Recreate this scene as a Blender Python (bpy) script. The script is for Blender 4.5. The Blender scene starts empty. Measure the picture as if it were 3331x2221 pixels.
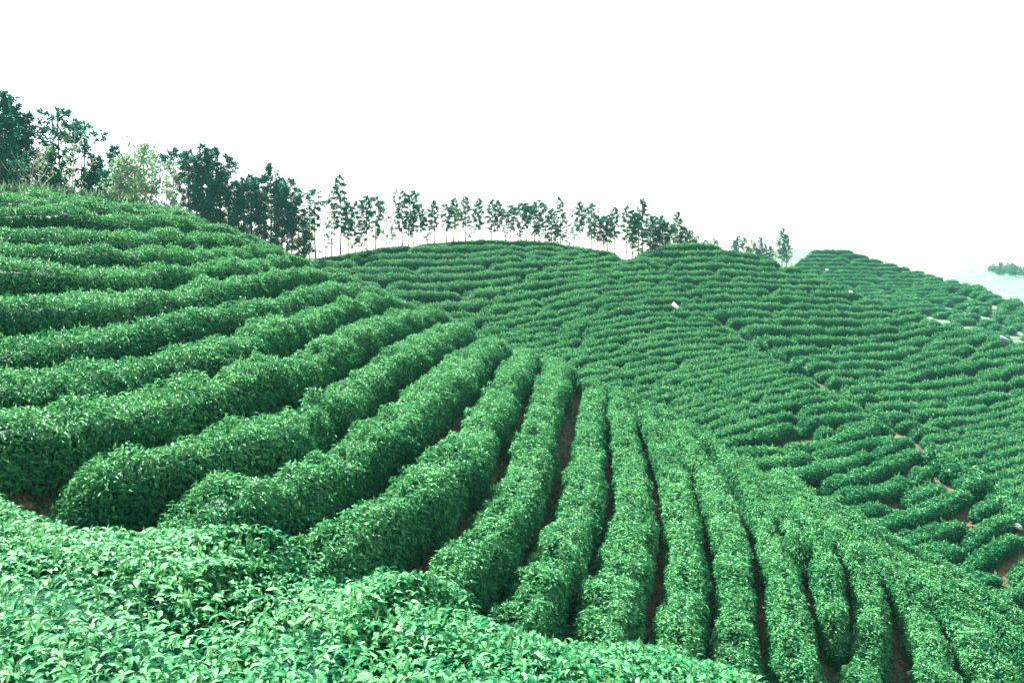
import bpy, math
import numpy as np
rng = np.random.default_rng(7)
C = bpy.context.scene
R = math.radians

# ------------------------------------------------------------------ camera
FW, FH = 3331.0, 2221.0
HFOV = R(60.0)
FPX = FW / 2 / math.tan(HFOV / 2)
HORIZON = 945.0
PITCH = math.atan((FH / 2 - HORIZON) / FPX)          # camera looks this far below level
CAMZ = 30.0
cam_d = bpy.data.cameras.new("camera")
cam_d.sensor_fit = 'HORIZONTAL'
cam_d.angle = HFOV
cam_d.clip_start = 0.05
cam_d.clip_end = 6000
cam = bpy.data.objects.new("camera", cam_d)
cam.location = (0, 0, CAMZ)
cam.rotation_euler = (math.pi / 2 - PITCH, 0, 0)
C.collection.objects.link(cam)
C.camera = cam

# ------------------------------------------------------------------ sky and sun
SUN_EL, SUN_AZ = R(54), R(-42)                        # azimuth from straight ahead, negative = left
w = bpy.data.worlds.new("World")
C.world = w
w.use_nodes = True
nt = w.node_tree
nt.nodes.clear()
sky = nt.nodes.new('ShaderNodeTexSky')
sky.sky_type = 'NISHITA'
sky.sun_disc = False
sky.sun_elevation = SUN_EL
sky.sun_rotation = SUN_AZ
sky.air_density = 1.3
sky.dust_density = 1.0
sky.ozone_density = 1.0
hsv = nt.nodes.new('ShaderNodeHueSaturation')
hsv.inputs['Saturation'].default_value = 0.5
bg = nt.nodes.new('ShaderNodeBackground')
bg.inputs['Strength'].default_value = 0.075
wo = nt.nodes.new('ShaderNodeOutputWorld')
nt.links.new(sky.outputs[0], hsv.inputs['Color'])
nt.links.new(hsv.outputs[0], bg.inputs['Color'])
nt.links.new(bg.outputs[0], wo.inputs['Surface'])
sd = bpy.data.lights.new("sun", 'SUN')
sd.energy = 4.8
sd.angle = R(0.53)
sd.color = (1.0, 0.96, 0.88)
sun = bpy.data.objects.new("sun", sd)
sx, sy, sz = math.sin(SUN_AZ) * math.cos(SUN_EL), math.cos(SUN_AZ) * math.cos(SUN_EL), math.sin(SUN_EL)
sun.rotation_euler = (math.pi / 2 - SUN_EL, 0, math.atan2(sx, -sy))
sun.location = (-20, 10, CAMZ + 60)
C.collection.objects.link(sun)
C.view_settings.view_transform = 'Standard'
C.view_settings.look = 'None'
C.view_settings.exposure = 2.55
C.view_settings.gamma = 1
C.cycles.max_bounces = 6
C.cycles.diffuse_bounces = 3
C.cycles.glossy_bounces = 2
C.cycles.transmission_bounces = 3
C.cycles.volume_bounces = 1
C.cycles.use_denoising = True
C.cycles.use_adaptive_sampling = True

# ------------------------------------------------------------------ picture -> world directions
cp, sp = math.cos(PITCH), math.sin(PITCH)
def ray(u, v):
    """horizontal slope a = X/Y and vertical slope s = Z/Y of the view ray through a photo pixel"""
    u = np.asarray(u, float); v = np.asarray(v, float)
    x = (u - FW / 2) / FPX
    y = (FH / 2 - v) / FPX
    fy = cp + y * sp
    fz = -sp + y * cp
    return x / fy, fz / fy

class TPS:
    """smooth thin-plate surface through scattered values"""
    def __init__(self, pts, val, lam=1e-4):
        self.p = np.asarray(pts, float); n = len(self.p)
        K = self.k(self.p, self.p) + lam * np.eye(n)
        P = np.c_[np.ones(n), self.p]
        M = np.block([[K, P], [P.T, np.zeros((3, 3))]])
        self.c = np.linalg.solve(M, np.r_[np.asarray(val, float), 0, 0, 0])
    def k(self, A, B):
        d2 = ((A[:, None, :] - B[None, :, :]) ** 2).sum(-1)
        return 0.5 * d2 * np.log(d2 + 1e-12)
    def __call__(self, x, y):
        x, y = np.broadcast_arrays(np.asarray(x, float), np.asarray(y, float))
        q = np.c_[x.ravel(), y.ravel()]
        out = np.empty(len(q))
        for i in range(0, len(q), 20000):
            s = q[i:i + 20000]
            out[i:i + 20000] = self.k(s, self.p) @ self.c[:-3] + self.c[-3] + s @ self.c[-2:]
        return out.reshape(x.shape)

NA, AMAX = 181, 0.80
AG = np.linspace(-AMAX, AMAX, NA)
NY = 520
LY = np.linspace(math.log(1.5), math.log(900), NY)
YG = np.exp(LY)

class Hill:
    """one hillside: crest line and depths as seen from the camera, kept as a height table over (a, Y)"""
    def __init__(self, sil, ctrl, drop, back=0.5, lam=1e-4, floor=14.0, vlow=2700):
        ctrl = np.array(ctrl, float)
        a, s = ray(ctrl[:, 0], ctrl[:, 1])
        self.q = TPS(np.c_[a, s], 1.0 / ctrl[:, 2], lam)
        sil = np.array(sil, float)
        sa, ss = ray(sil[:, 0], sil[:, 1])
        self.sa, self.ss = sa, ss
        self.drop = drop
        self.z = np.zeros((NA, NY))
        self.ysil = np.zeros(NA)
        slow = ray(FW / 2, vlow)[1]
        for i, av in enumerate(AG):
            s0 = self.crest(av)
            sv = np.linspace(s0, slow, 160)
            q = np.clip(self.q(np.full(160, av), sv), 1 / 600, 2)
            q = np.maximum.accumulate(q + np.arange(160) * 1e-6)
            Y = 1 / q
            Z = sv * Y
            Yr, Zr = Y[::-1], Z[::-1]
            z = np.interp(YG, Yr, Zr)
            near = YG < Yr[0]
            sl = np.clip((Zr[12] - Zr[0]) / max(Yr[12] - Yr[0], 1e-3), -0.5, 0.35)
            z[near] = Zr[0] - sl * (Yr[0] - YG[near])
            far = YG > Yr[-1]
            dy = YG[far] - Yr[-1]
            z[far] = np.maximum(Zr[-1] + s0 * dy - back * dy * dy / (dy + 2.0), Zr[-1] - floor)
            self.z[i] = z - drop
            self.ysil[i] = Yr[-1]
    def crest(self, a):
        return np.interp(a, self.sa, self.ss)
    def depth(self, u, v):
        a, s = ray(u, v)
        s = np.minimum(s, self.crest(a))
        return a, 1 / np.clip(self.q(a, s), 1 / 600, 2)
    def at(self, a, Y):
        fa = np.clip((np.asarray(a) + AMAX) / (2 * AMAX) * (NA - 1), 0, NA - 1.001)
        fy = np.clip((np.log(np.maximum(Y, 1.5)) - LY[0]) / (LY[1] - LY[0]), 0, NY - 1.001)
        i = fa.astype(int); j = fy.astype(int); da = fa - i; dy = fy - j
        z = self.z
        return (z[i, j] * (1 - da) * (1 - dy) + z[i + 1, j] * da * (1 - dy) + z[i, j + 1] * (1 - da) * dy + z[i + 1, j + 1] * da * dy)

# near hillside (rows sweep over it)
H_A, H_B, H_C, H_D, H_F = 0.74, 0.60, 0.60, 0.72, 0.95
SIL_A = [(-1500, 590), (-300, 600), (0, 610), (180, 616), (255, 630), (425, 645), (510, 672), (600, 700), (680, 722), (744, 745), (808, 772), (842, 787),
         (906, 818), (979, 842), (1055, 876), (1132, 906), (1225, 945), (1310, 980), (1408, 1016), (1502, 1058), (1629, 1113), (1755, 1160), (1862, 1206),
         (1968, 1250), (2053, 1291), (2181, 1347), (2319, 1416), (2500, 1500), (2629, 1593), (2741, 1660), (2889, 1732), (3038, 1822), (3187, 1896), (3331, 1955), (4200, 2330)]
A = Hill(SIL_A, [
    (0, 1375, 10.8), (0, 1123, 13.4), (0, 979, 15.2), (0, 872, 17.2), (0, 762, 20.8), (0, 694, 23.6), (0, 622, 27), (425, 650, 28.5), (744, 750, 30.5),
    (171, 1591, 10.2), (484, 1718, 9.8), (920, 1830, 9.8), (1290, 2000, 10.2), (1640, 2080, 11), (1947, 2090, 12), (2192, 2110, 13), (2382, 2150, 13.6),
    (2787, 2216, 15), (3240, 2180, 17), (1000, 860, 31), (1225, 950, 31), (1404, 1015, 31), (1683, 1150, 30), (2000, 1290, 27.5), (2200, 1390, 26),
    (2577, 1600, 22.5), (2964, 1805, 20.7), (3331, 1958, 20), (1161, 1240, 18.6), (1221, 1420, 14.8), (1504, 1457, 15.6), (1709, 1547, 16.6), (1902, 1547, 18.6),
    (2204, 1547, 21), (819, 1227, 14.4), (510, 1166, 14.4), (425, 974, 18), (2384, 1800, 17.5), (2700, 1850, 18), (3050, 2000, 18.2), (-500, 1375, 10.5), (-500, 760, 21), (-500, 610, 27), (3900, 2300, 19)],
    H_A, back=0.42, floor=9.0)
SIL_B = [(-1500, 700), (0, 715), (500, 770), (850, 822), (960, 840), (1060, 828), (1160, 806), (1290, 790), (1400, 780), (1500, 772), (1671, 768), (1800, 778), (1900, 795),
         (2025, 815), (2120, 850), (2200, 905), (2324, 1026), (2408, 1072), (2600, 1186), (2832, 1327), (2960, 1400), (3115, 1497), (3331, 1640), (4200, 2250)]
B = Hill(SIL_B, [
    (0, 730, 54), (500, 790, 57), (1000, 835, 62), (1300, 790, 67), (1671, 772, 70), (2025, 815, 70), (1132, 910, 53), (1408, 1023, 45.5), (1629, 1117, 40.5), (1862, 1210, 36.5),
    (2181, 1351, 31.5), (2517, 1512, 28), (2889, 1735, 25.2), (3187, 1899, 23.6), (2200, 905, 63), (2324, 1030, 54.5), (2408, 1076, 51), (2600, 1190, 44), (2832, 1331, 36.5), (3115, 1501, 30.5),
    (3331, 1650, 26.8), (1900, 1000, 51), (1671, 950, 53), (2250, 1150, 43.5), (2600, 1380, 33.5), (3331, 1950, 22.5), (-800, 730, 52), (4100, 2200, 20)],
    H_B, back=0.4, floor=9.0)
SIL_C = [(-1500, 1000), (1300, 900), (1800, 850), (2025, 819), (2120, 802), (2224, 790), (2300, 788), (2408, 808), (2480, 830), (2568, 858), (2680, 897), (2746, 930), (2835, 958),
         (2935, 990), (3059, 1038), (3148, 1065), (3238, 1095), (3331, 1123), (4200, 1420)]
Ch = Hill(SIL_C, [
    (2025, 815, 72), (2224, 793, 74), (2408, 815, 77), (2568, 860, 75), (2746, 936, 71), (2935, 994, 66.5), (3148, 1069, 60), (3331, 1127, 56),
    (2200, 905, 65), (2324, 1030, 57.5), (2408, 1076, 54.5), (2600, 1190, 49), (2832, 1331, 42.5), (3115, 1501, 36.5), (3331, 1650, 32.5), (2700, 1100, 58), (3000, 1250, 50),
    (3331, 1300, 47.5), (3331, 1450, 40.5), (1500, 900, 70), (4200, 1450, 50), (4200, 2200, 27)],
    H_C, back=0.4, floor=10.0)
SIL_D = [(-1500, 1100), (2300, 1000), (2480, 900), (2586, 850), (2625, 815), (2671, 798), (2746, 807), (2814, 824), (2881, 845), (2947, 866), (3014, 884), (3082, 904),
         (3136, 914), (3194, 926), (3265, 946), (3331, 972), (4200, 1250)]
Dh = Hill(SIL_D, [
    (2671, 800, 140), (2746, 810, 138), (2881, 848, 132), (3014, 887, 126), (3136, 918, 121), (3265, 949, 115), (3331, 975, 112), (2600, 860, 128), (2746, 936, 117), (2935, 994, 106),
    (3148, 1069, 94), (3331, 1127, 86), (3331, 1300, 70), (2400, 900, 130), (4200, 1300, 80)],
    H_D, back=0.4, floor=22.0)
Ph = Hill([(-1500, 1100), (2300, 880), (2440, 835), (2521, 815), (2560, 806), (2600, 805), (2640, 816), (2700, 850), (2900, 960), (4200, 1100)],
          [(2300, 850, 175), (2560, 808, 180), (2640, 818, 178), (2560, 870, 150), (2800, 900, 160), (3400, 1000, 150)], 0.0, back=0.3, floor=25.0)
Eh = Hill([(-1500, 1000), (2800, 960), (2950, 930), (3077, 893), (3110, 878), (3148, 868), (3206, 868), (3250, 872), (3331, 890), (3500, 905), (4200, 900)],
          [(2950, 930, 265), (3077, 893, 268), (3206, 868, 270), (3331, 890, 262), (3200, 915, 225), (3331, 940, 205), (3331, 1000, 160), (3900, 950, 240), (2700, 960, 260)], 0.0, back=0.25, floor=40.0)

# front bank: a sloping plane in world space, ending at the back edge of the nearest hedge
FB = np.array([(0, 1590), (40, 1620), (90, 1655), (170, 1695), (290, 1720), (425, 1785), (600, 1835), (800, 1850), (906, 1865), (991, 1940), (1200, 1985), (1300, 1990), (1416, 2035),
               (1560, 2042), (1700, 2075), (1840, 2110), (1980, 2120), (2125, 2128), (2266, 2168), (2408, 2205), (2550, 2250), (2800, 2330)], float)
fp = np.array([(283, 2124, 3.75), (1416, 2195, 4.0), (0, 1600, 8.4), (1416, 2045, 6.3), (2266, 2170, 6.6)])
fa, fs = ray(fp[:, 0], fp[:, 1])
FX = np.linalg.lstsq(np.c_[fa * fp[:, 2], fp[:, 2], np.ones(len(fp))], fs * fp[:, 2], rcond=None)[0]
def f_depth(u, v):
    a, s = ray(u, v)
    return a, np.clip(FX[2] / (s - FX[0] * a - FX[1]), 1.6, 12)
fba, fbY = f_depth(FB[:, 0], FB[:, 1])
def f_ground(X, Y):
    a = X / np.maximum(Y, 0.5)
    yb = np.interp(a, fba, fbY)
    d = np.maximum(Y - yb + 0.25, 0)
    Xc = np.clip(X, -9, 7)
    return FX[0] * Xc + FX[1] * np.clip(Y, -6, 30) + FX[2] - H_F - 0.62 * d * d / (d + 0.6) + 0.15 * np.clip(-6 - Y, 0, 60) * -1

def smax(a, b, k):
    h = np.clip(0.5 + 0.5 * (a - b) / k, 0, 1)
    return b * (1 - h) + a * h + k * h * (1 - h)
def ground(X, Y):
    X = np.asarray(X, float); Y = np.asarray(Y, float)
    a = np.clip(X / np.maximum(Y, 2.0), -AMAX, AMAX)
    Yc = np.maximum(Y, 2.0)
    z = smax(A.at(a, Yc), f_ground(X, Y), 0.15)
    z = np.where(Y < 3.0, np.maximum(f_ground(X, Y), z * 0 - 60), z)
    z = smax(z, B.at(a, Yc), 0.3)
    z = smax(z, Ch.at(a, Yc), 0.3)
    for h in (Dh, Ph, Eh):
        z = smax(z, h.at(a, Yc), 0.6)
    return np.maximum(z, -24.0) + CAMZ

# ------------------------------------------------------------------ mesh helpers
def make_mesh(name, V, faces, tint=None, smooth=False):
    """faces: list of int arrays (n,k)"""
    me = bpy.data.meshes.new(name)
    V = np.asarray(V, np.float32)
    me.vertices.add(len(V)); me.vertices.foreach_set('co', V.ravel())
    loops = np.concatenate([f.ravel() for f in faces]).astype(np.int32)
    tot = np.concatenate([np.full(len(f), f.shape[1], np.int32) for f in faces])
    st = np.concatenate([[0], np.cumsum(tot)[:-1]]).astype(np.int32)
    me.loops.add(len(loops)); me.loops.foreach_set('vertex_index', loops)
    me.polygons.add(len(tot)); me.polygons.foreach_set('loop_start', st); me.polygons.foreach_set('loop_total', tot)
    if smooth:
        me.polygons.foreach_set('use_smooth', np.ones(len(tot), bool))
    if tint is not None:
        at = me.attributes.new('tint', 'FLOAT', 'POINT')
        at.data.foreach_set('value', np.asarray(tint, np.float32))
    me.update(calc_edges=True)
    return me
def link(name, me, mat=None, parent=None):
    o = bpy.data.objects.new(name, me)
    if mat is not None and me is not None:
        me.materials.append(mat)
    C.collection.objects.link(o)
    if parent is not None:
        o.parent = parent
    return o
def tag(o, label=None, cat=None, group=None, kind=None):
    if label: o['label'] = label
    if cat: o['category'] = cat
    if group: o['group'] = group
    if kind: o['kind'] = kind
    return o

# ------------------------------------------------------------------ materials
def new_mat(name):
    m = bpy.data.materials.new(name)
    m.use_nodes = True
    t = m.node_tree
    b = t.nodes['Principled BSDF']
    return m, t, b
def ramp(t, stops):
    r = t.nodes.new('ShaderNodeValToRGB')
    e = r.color_ramp.elements
    while len(e) < len(stops): e.new(0.5)
    for k, (p, c) in enumerate(stops):
        e[k].position = p; e[k].color = (*c, 1)
    return r
def leaf_mat(name, stops, rough=0.42, spec=0.5, trans=0.22):
    m, t, b = new_mat(name)
    at = t.nodes.new('ShaderNodeAttribute'); at.attribute_name = 'tint'
    r = ramp(t, stops)
    t.links.new(at.outputs['Fac'], r.inputs['Fac'])
    t.links.new(r.outputs[0], b.inputs['Base Color'])
    b.inputs['Roughness'].default_value = rough
    b.inputs['Specular IOR Level'].default_value = spec
    if trans > 0:
        tr = t.nodes.new('ShaderNodeBsdfTranslucent')
        t.links.new(r.outputs[0], tr.inputs['Color'])
        mx = t.nodes.new('ShaderNodeMixShader'); mx.inputs[0].default_value = trans
        out = t.nodes['Material Output']
        t.links.new(b.outputs[0], mx.inputs[1]); t.links.new(tr.outputs[0], mx.inputs[2]); t.links.new(mx.outputs[0], out.inputs['Surface'])
    return m
M_leaf = leaf_mat('tea_leaf', [(0, (0.0015, 0.055, 0.026)), (0.45, (0.010, 0.135, 0.046)), (0.8, (0.075, 0.27, 0.095)), (1, (0.14, 0.37, 0.15))], 0.5, 0.07, 0.2)  # on hedges, pale stops paint sunlit tops, dark stops shaded sides
M_shoot = leaf_mat('tea_shoot', [(0, (0.07, 0.24, 0.085)), (1, (0.16, 0.36, 0.14))], 0.5, 0.4, 0.3)
M_needle = leaf_mat('conifer_needles', [(0, (0.001, 0.060, 0.042)), (1, (0.008, 0.16, 0.090))], 0.6, 0.15, 0.3)
M_paleleaf = leaf_mat('pale_young_leaves', [(0, (0.10, 0.24, 0.12)), (1, (0.26, 0.40, 0.24))], 0.6, 0.3, 0.3)
M_litter = leaf_mat('fallen_leaves', [(0, (0.02, 0.03, 0.012)), (0.6, (0.10, 0.07, 0.03)), (1, (0.26, 0.27, 0.20))], 0.6, 0.3, 0.1)
M_dry = leaf_mat('dry_grass', [(0, (0.07, 0.12, 0.04)), (1, (0.22, 0.24, 0.11))], 0.7, 0.2, 0.3)
def bark(name, c1, c2):
    m, t, b = new_mat(name)
    n = t.nodes.new('ShaderNodeTexNoise'); n.inputs['Scale'].default_value = 9
    r = ramp(t, [(0.3, c1), (0.7, c2)])
    t.links.new(n.outputs['Fac'], r.inputs['Fac']); t.links.new(r.outputs[0], b.inputs['Base Color'])
    b.inputs['Roughness'].default_value = 0.85
    return m
M_bark = bark('dark_bark', (0.028, 0.018, 0.014), (0.075, 0.045, 0.03))
M_palebark = bark('pale_bark', (0.16, 0.17, 0.11), (0.34, 0.34, 0.24))
M_stem = bark('tea_stem', (0.05, 0.035, 0.02), (0.10, 0.07, 0.04))

def soil_mat():
    m, t, b = new_mat('soil')
    tc = t.nodes.new('ShaderNodeTexCoord')
    def noise(sc, det=6, rough=0.6):
        n = t.nodes.new('ShaderNodeTexNoise')
        n.inputs['Scale'].default_value = sc; n.inputs['Detail'].default_value = det; n.inputs['Roughness'].default_value = rough
        t.links.new(tc.outputs['Object'], n.inputs['Vector'])
        return n
    def mix(f, a, bb):
        x = t.nodes.new('ShaderNodeMix'); x.data_type = 'RGBA'
        t.links.new(f, x.inputs[0])
        for k, s in ((6, a), (7, bb)):
            if isinstance(s, tuple): x.inputs[k].default_value = (*s, 1)
            else: t.links.new(s, x.inputs[k])
        return x.outputs[2]
    n1 = noise(5.0)
    soil = ramp(t, [(0.28, (0.02, 0.012, 0.006)), (0.5, (0.07, 0.040, 0.015)), (0.72, (0.19, 0.115, 0.045))])
    t.links.new(n1.outputs['Fac'], soil.inputs['Fac'])
    n2 = noise(1.6, 8, 0.7)
    moss = ramp(t, [(0.48, (0, 0, 0)), (0.62, (1, 1, 1))])
    t.links.new(n2.outputs['Fac'], moss.inputs['Fac'])
    c = mix(moss.outputs[0], soil.outputs[0], (0.012, 0.045, 0.010))
    n3 = noise(26.0, 3, 0.5)
    peb = ramp(t, [(0.66, (0, 0, 0)), (0.72, (1, 1, 1))])
    t.links.new(n3.outputs['Fac'], peb.inputs['Fac'])
    c = mix(peb.outputs[0], c, (0.20, 0.22, 0.17))
    at = t.nodes.new('ShaderNodeAttribute'); at.attribute_name = 'tint'
    n4 = noise(0.35, 6, 0.65)
    dry = ramp(t, [(0.35, (0.022, 0.075, 0.050)), (0.6, (0.085, 0.125, 0.080))])
    t.links.new(n4.outputs['Fac'], dry.inputs['Fac'])
    c = mix(at.outputs['Fac'], c, dry.outputs[0])
    t.links.new(c, b.inputs['Base Color'])
    b.inputs['Roughness'].default_value = 0.95
    bp = t.nodes.new('ShaderNodeBump'); bp.inputs['Strength'].default_value = 0.7; bp.inputs['Distance'].default_value = 0.06
    t.links.new(n3.outputs['Fac'], bp.inputs['Height']); t.links.new(bp.outputs[0], b.inputs['Normal'])
    return m
M_soil = soil_mat()
def plain(name, col, rough=0.5):
    m, t, b = new_mat(name)
    n = t.nodes.new('ShaderNodeTexNoise'); n.inputs['Scale'].default_value = 14
    r = ramp(t, [(0.3, tuple(c * 0.85 for c in col)), (0.7, col)])
    t.links.new(n.outputs['Fac'], r.inputs['Fac']); t.links.new(r.outputs[0], b.inputs['Base Color'])
    b.inputs['Roughness'].default_value = rough
    return m
M_white = plain('white_board', (0.85, 0.85, 0.82), 0.4)
M_red = plain('red_edge', (0.42, 0.07, 0.03))
M_panel = plain('dark_panel', (0.02, 0.04, 0.07), 0.25)
M_stone = plain('pale_stone', (0.42, 0.42, 0.36), 0.8)

# ------------------------------------------------------------------ ground sheet
def build_ground():
    ys = np.concatenate([np.linspace(-70, -2, 24), np.linspace(-1.5, 2.5, 14), np.exp(np.linspace(math.log(2.8), math.log(60), 330)), np.exp(np.linspace(math.log(60.6), math.log(320), 130)), np.exp(np.linspace(math.log(330), math.log(1000), 24))])
    ts = np.linspace(-1.15, 1.15, 420)
    Y, T = np.meshgrid(ys, ts, indexing='ij')
    X = T * np.maximum(np.abs(Y), 9.0)
    Z = ground(X, Y)
    h = np.sin(X * 2.3 + 1.3 * np.sin(Y * 1.7)) * np.sin(Y * 2.9 + 1.1 * np.sin(X * 1.9))
    Z += 0.025 * h * (Y < 60)
    dry = np.clip((Y - 118) / 20, 0, 1)
    dry = np.maximum(dry, 0.85 * np.clip((Y - 75) / 12, 0, 1))
    n, m = Y.shape
    idx = np.arange(n * m).reshape(n, m)
    q = np.stack([idx[:-1, :-1], idx[:-1, 1:], idx[1:, 1:], idx[1:, :-1]], -1).reshape(-1, 4)
    me = make_mesh('ground', np.stack([X, Y, Z], -1).reshape(-1, 3), [q], dry.ravel(), True)
    tag(link('ground', me, M_soil), kind='structure')
build_ground()

# ------------------------------------------------------------------ foliage helpers
def unit(v): return v / np.maximum(np.linalg.norm(v, axis=-1, keepdims=True), 1e-9)
def rvec(n): return unit(rng.normal(size=(n, 3)))
def leaves4(P, D, N, L, W, droop=0.25):
    """bent rhombic leaf: 4 vertices, 2 triangles"""
    S = np.cross(D, N)
    L = L[:, None]; W = W[:, None]
    mid = P + D * L * 0.45 + N * L * 0.10
    V = np.stack([P, mid + S * W * 0.5, P + D * L - N * L * droop, mid - S * W * 0.5], 1)
    i = np.arange(len(P))[:, None] * 4
    F = np.concatenate([i + np.array([[0, 1, 2]]), i + np.array([[0, 2, 3]])], 0)
    return V.reshape(-1, 3), F, 4
def leaves8(P, D, N, L, W, droop=0.35):
    """arched leaf folded along its midrib: 8 vertices"""
    S = np.cross(D, N); L = L[:, None]; W = W[:, None]
    m1 = P + D * L * 0.33 + N * L * 0.10
    m2 = P + D * L * 0.68 + N * L * (0.10 - 0.25 * droop)
    tip = P + D * L * 0.97 - N * L * droop * 0.55
    f = 0.10
    V = np.stack([P, m1, m1 + S * W * 0.48 + N * W * f * 2, m1 - S * W * 0.48 + N * W * f * 2, m2, m2 + S * W * 0.40 + N * W * f * 2, m2 - S * W * 0.40 + N * W * f * 2, tip], 1)
    i = np.arange(len(P))[:, None] * 8
    T = np.concatenate([i + np.array([k]) for k in ([0, 1, 2], [0, 3, 1], [4, 7, 5], [4, 6, 7])], 0)
    Q = np.concatenate([i + np.array([k]) for k in ([1, 4, 5, 2], [1, 3, 6, 4])], 0)
    return V.reshape(-1, 3), (T, Q), 8
def vnoise(x, seed):
    r = np.random.default_rng(seed).uniform(-1, 1, 4096)
    i = np.floor(x).astype(int); f = x - i; f = f * f * (3 - 2 * f)
    return r[i % 4096] * (1 - f) + r[(i + 1) % 4096] * f
def noise2(x, y, seed):
    r = np.random.default_rng(seed).uniform(-1, 1, (256, 256))
    i = np.floor(x).astype(int); j = np.floor(y).astype(int); f = x - i; g = y - j
    f = f * f * (3 - 2 * f); g = g * g * (3 - 2 * g)
    a = r[i % 256, j % 256]; b = r[(i + 1) % 256, j % 256]; c = r[i % 256, (j + 1) % 256]; d = r[(i + 1) % 256, (j + 1) % 256]
    return (a * (1 - f) + b * f) * (1 - g) + (c * (1 - f) + d * f) * g
def resample(P, step):
    d = np.r_[0, np.cumsum(np.linalg.norm(np.diff(P[:, :2], axis=0), axis=1))]
    n = max(3, int(d[-1] / step) + 1)
    t = np.linspace(0, d[-1], n)
    return np.stack([np.interp(t, d, P[:, k]) for k in range(P.shape[1])], 1), t
def smooth_line(P, it=3):
    P = P.copy()
    for _ in range(it):
        P[1:-1] = 0.25 * P[:-2] + 0.5 * P[1:-1] + 0.25 * P[2:]
    return P
hedge_seed = [100]
hedge_count = [0, 0]
def hedge(line, width, height, leaf, dens, label, cat='tea hedge', group=None, near=False, shoots=0, shoot_len=0.09, backside=0.45, end_round=0.5, bump=0.17, notch=0.0, lit_shift=0.0):
    """line: (n,2) world XY centre line; width scalar or array matched to line; builds one clipped tea hedge standing on the ground"""
    hedge_seed[0] += 1; sd_ = hedge_seed[0]
    wv = np.broadcast_to(np.asarray(width, float), (len(line),))
    hv = np.broadcast_to(np.asarray(height, float), (len(line),)); height = float(hv.mean())
    L4, t = resample(np.c_[line, wv, hv], 0.3 if not near else 0.2)
    L4 = np.c_[smooth_line(L4[:, :2], 2), L4[:, 2:]]
    n = len(t)
    if t[-1] < 0.3: return None
    XY = L4[:, :2]
    T = np.gradient(XY, axis=0); T = T / np.maximum(np.linalg.norm(T, axis=1, keepdims=True), 1e-9)
    S = np.c_[T[:, 1], -T[:, 0]]
    er = min(end_round, t[-1] * 0.45)
    endf = np.sqrt(np.clip(np.minimum(t, t[-1] - t) / er, 0.02, 1)); endf = np.minimum(endf, 1)
    wid = L4[:, 2] * (1 + 0.20 * vnoise(t * 0.9, sd_) + 0.08 * vnoise(t * 2.7, sd_ + 999)) * (0.35 + 0.65 * endf)
    hei = L4[:, 3] * (1 + 0.11 * vnoise(t * 0.7, sd_ + 55) + 0.06 * vnoise(t * 2.3, sd_ + 77)) * (0.25 + 0.75 * endf)
    if notch > 0:
        m_ = np.ones(n); pos = rng.uniform(1, 9)
        while pos < t[-1]:
            m_ *= 1 - rng.uniform(0.35, 0.85) * np.exp(-((t - pos) / rng.uniform(0.25, 0.5)) ** 2)
            pos += rng.uniform(3, 14) / notch
        wid = wid * (0.35 + 0.65 * m_); hei = hei * m_
    def surf(ti, th, k=1.0):
        """ti: fractional index, th: angle 0..pi across"""
        i = np.clip(ti.astype(int), 0, n - 2); f = (ti - i)
        g = lambda arr: arr[i] * (1 - f)[:, None] + arr[i + 1] * f[:, None] if arr.ndim == 2 else arr[i] * (1 - f) + arr[i + 1] * f
        c = g(XY); s = g(S); ww = g(wid); hh = g(hei)
        ct, st = np.cos(th), np.sin(th)
        ex = 0.62
        yy = np.sign(ct) * np.abs(ct) ** ex; zz = np.abs(st) ** ex
        b = 1 + bump * noise2(np.interp(ti, np.arange(n), t) * 2.2, th * 2.4 + 10, sd_) + 0.5 * bump * noise2(np.interp(ti, np.arange(n), t) * 5.5, th * 5 + 30, sd_ + 3)
        off = 0.5 * ww * yy * k * b * (0.80 + 0.20 * np.minimum(1, zz * 1.6))
        p = c + s * off[:, None]
        gz = ground(p[:, 0], p[:, 1])
        gc = ground(c[:, 0], c[:, 1])
        z = gz * (1 - zz * 0.75) + gc * zz * 0.75 + 0.05 + hh * zz * k * b
        nrm = np.c_[s * (np.sign(ct) * np.abs(ct) ** (1.2))[:, None] / np.maximum(ww, .1)[:, None] * 2, (np.abs(st) ** 1.2) / np.maximum(hh, .1)]
        return np.c_[p, z], unit(nrm)
    # dense twiggy inner body
    K = 9
    ths = np.linspace(0.02, math.pi - 0.02, K)
    ti = np.repeat(np.arange(n).astype(float), K); th = np.tile(ths, n)
    ti = np.minimum(ti, n - 1.001)
    Vc, _ = surf(ti, th, 0.76)
    idx = np.arange(n * K).reshape(n, K)
    Q = np.stack([idx[:-1, :-1], idx[1:, :-1], idx[1:, 1:], idx[:-1, 1:]], -1).reshape(-1, 4)
    caps = [idx[0][None, :], idx[-1][::-1][None, :]]
    # leaves
    peri = wid.mean() + 2 * hei.mean() * 0.85
    N_ = int(t[-1] * peri * dens)
    ti = rng.uniform(0, n - 1.001, N_)
    # more points where the section is longer
    th = math.pi * (0.5 - 0.5 * np.cos(math.pi * rng.uniform(0, 1, N_)) * 0.55 + 0.0) if False else rng.uniform(0.0, math.pi, N_)
    th = np.clip(th + 0.42 * np.sin(2 * th) * -0.5, 0.01, math.pi - 0.01)
    P, Nn = surf(ti, th, 1.0)
    view = unit(np.array([0, 0, CAMZ]) - P)
    keep = ((Nn * view).sum(1) > -0.25) | (rng.uniform(size=N_) < backside)
    P, Nn, th = P[keep], Nn[keep], th[keep]; N_ = len(P)
    P = P - Nn * (rng.uniform(-0.07, 0.17, N_) * min(height, 0.9))[:, None]
    up = np.array([0, 0, 1.0])
    nv = unit(Nn * 0.55 + up * 0.55 + rvec(N_) * 0.62)
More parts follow.
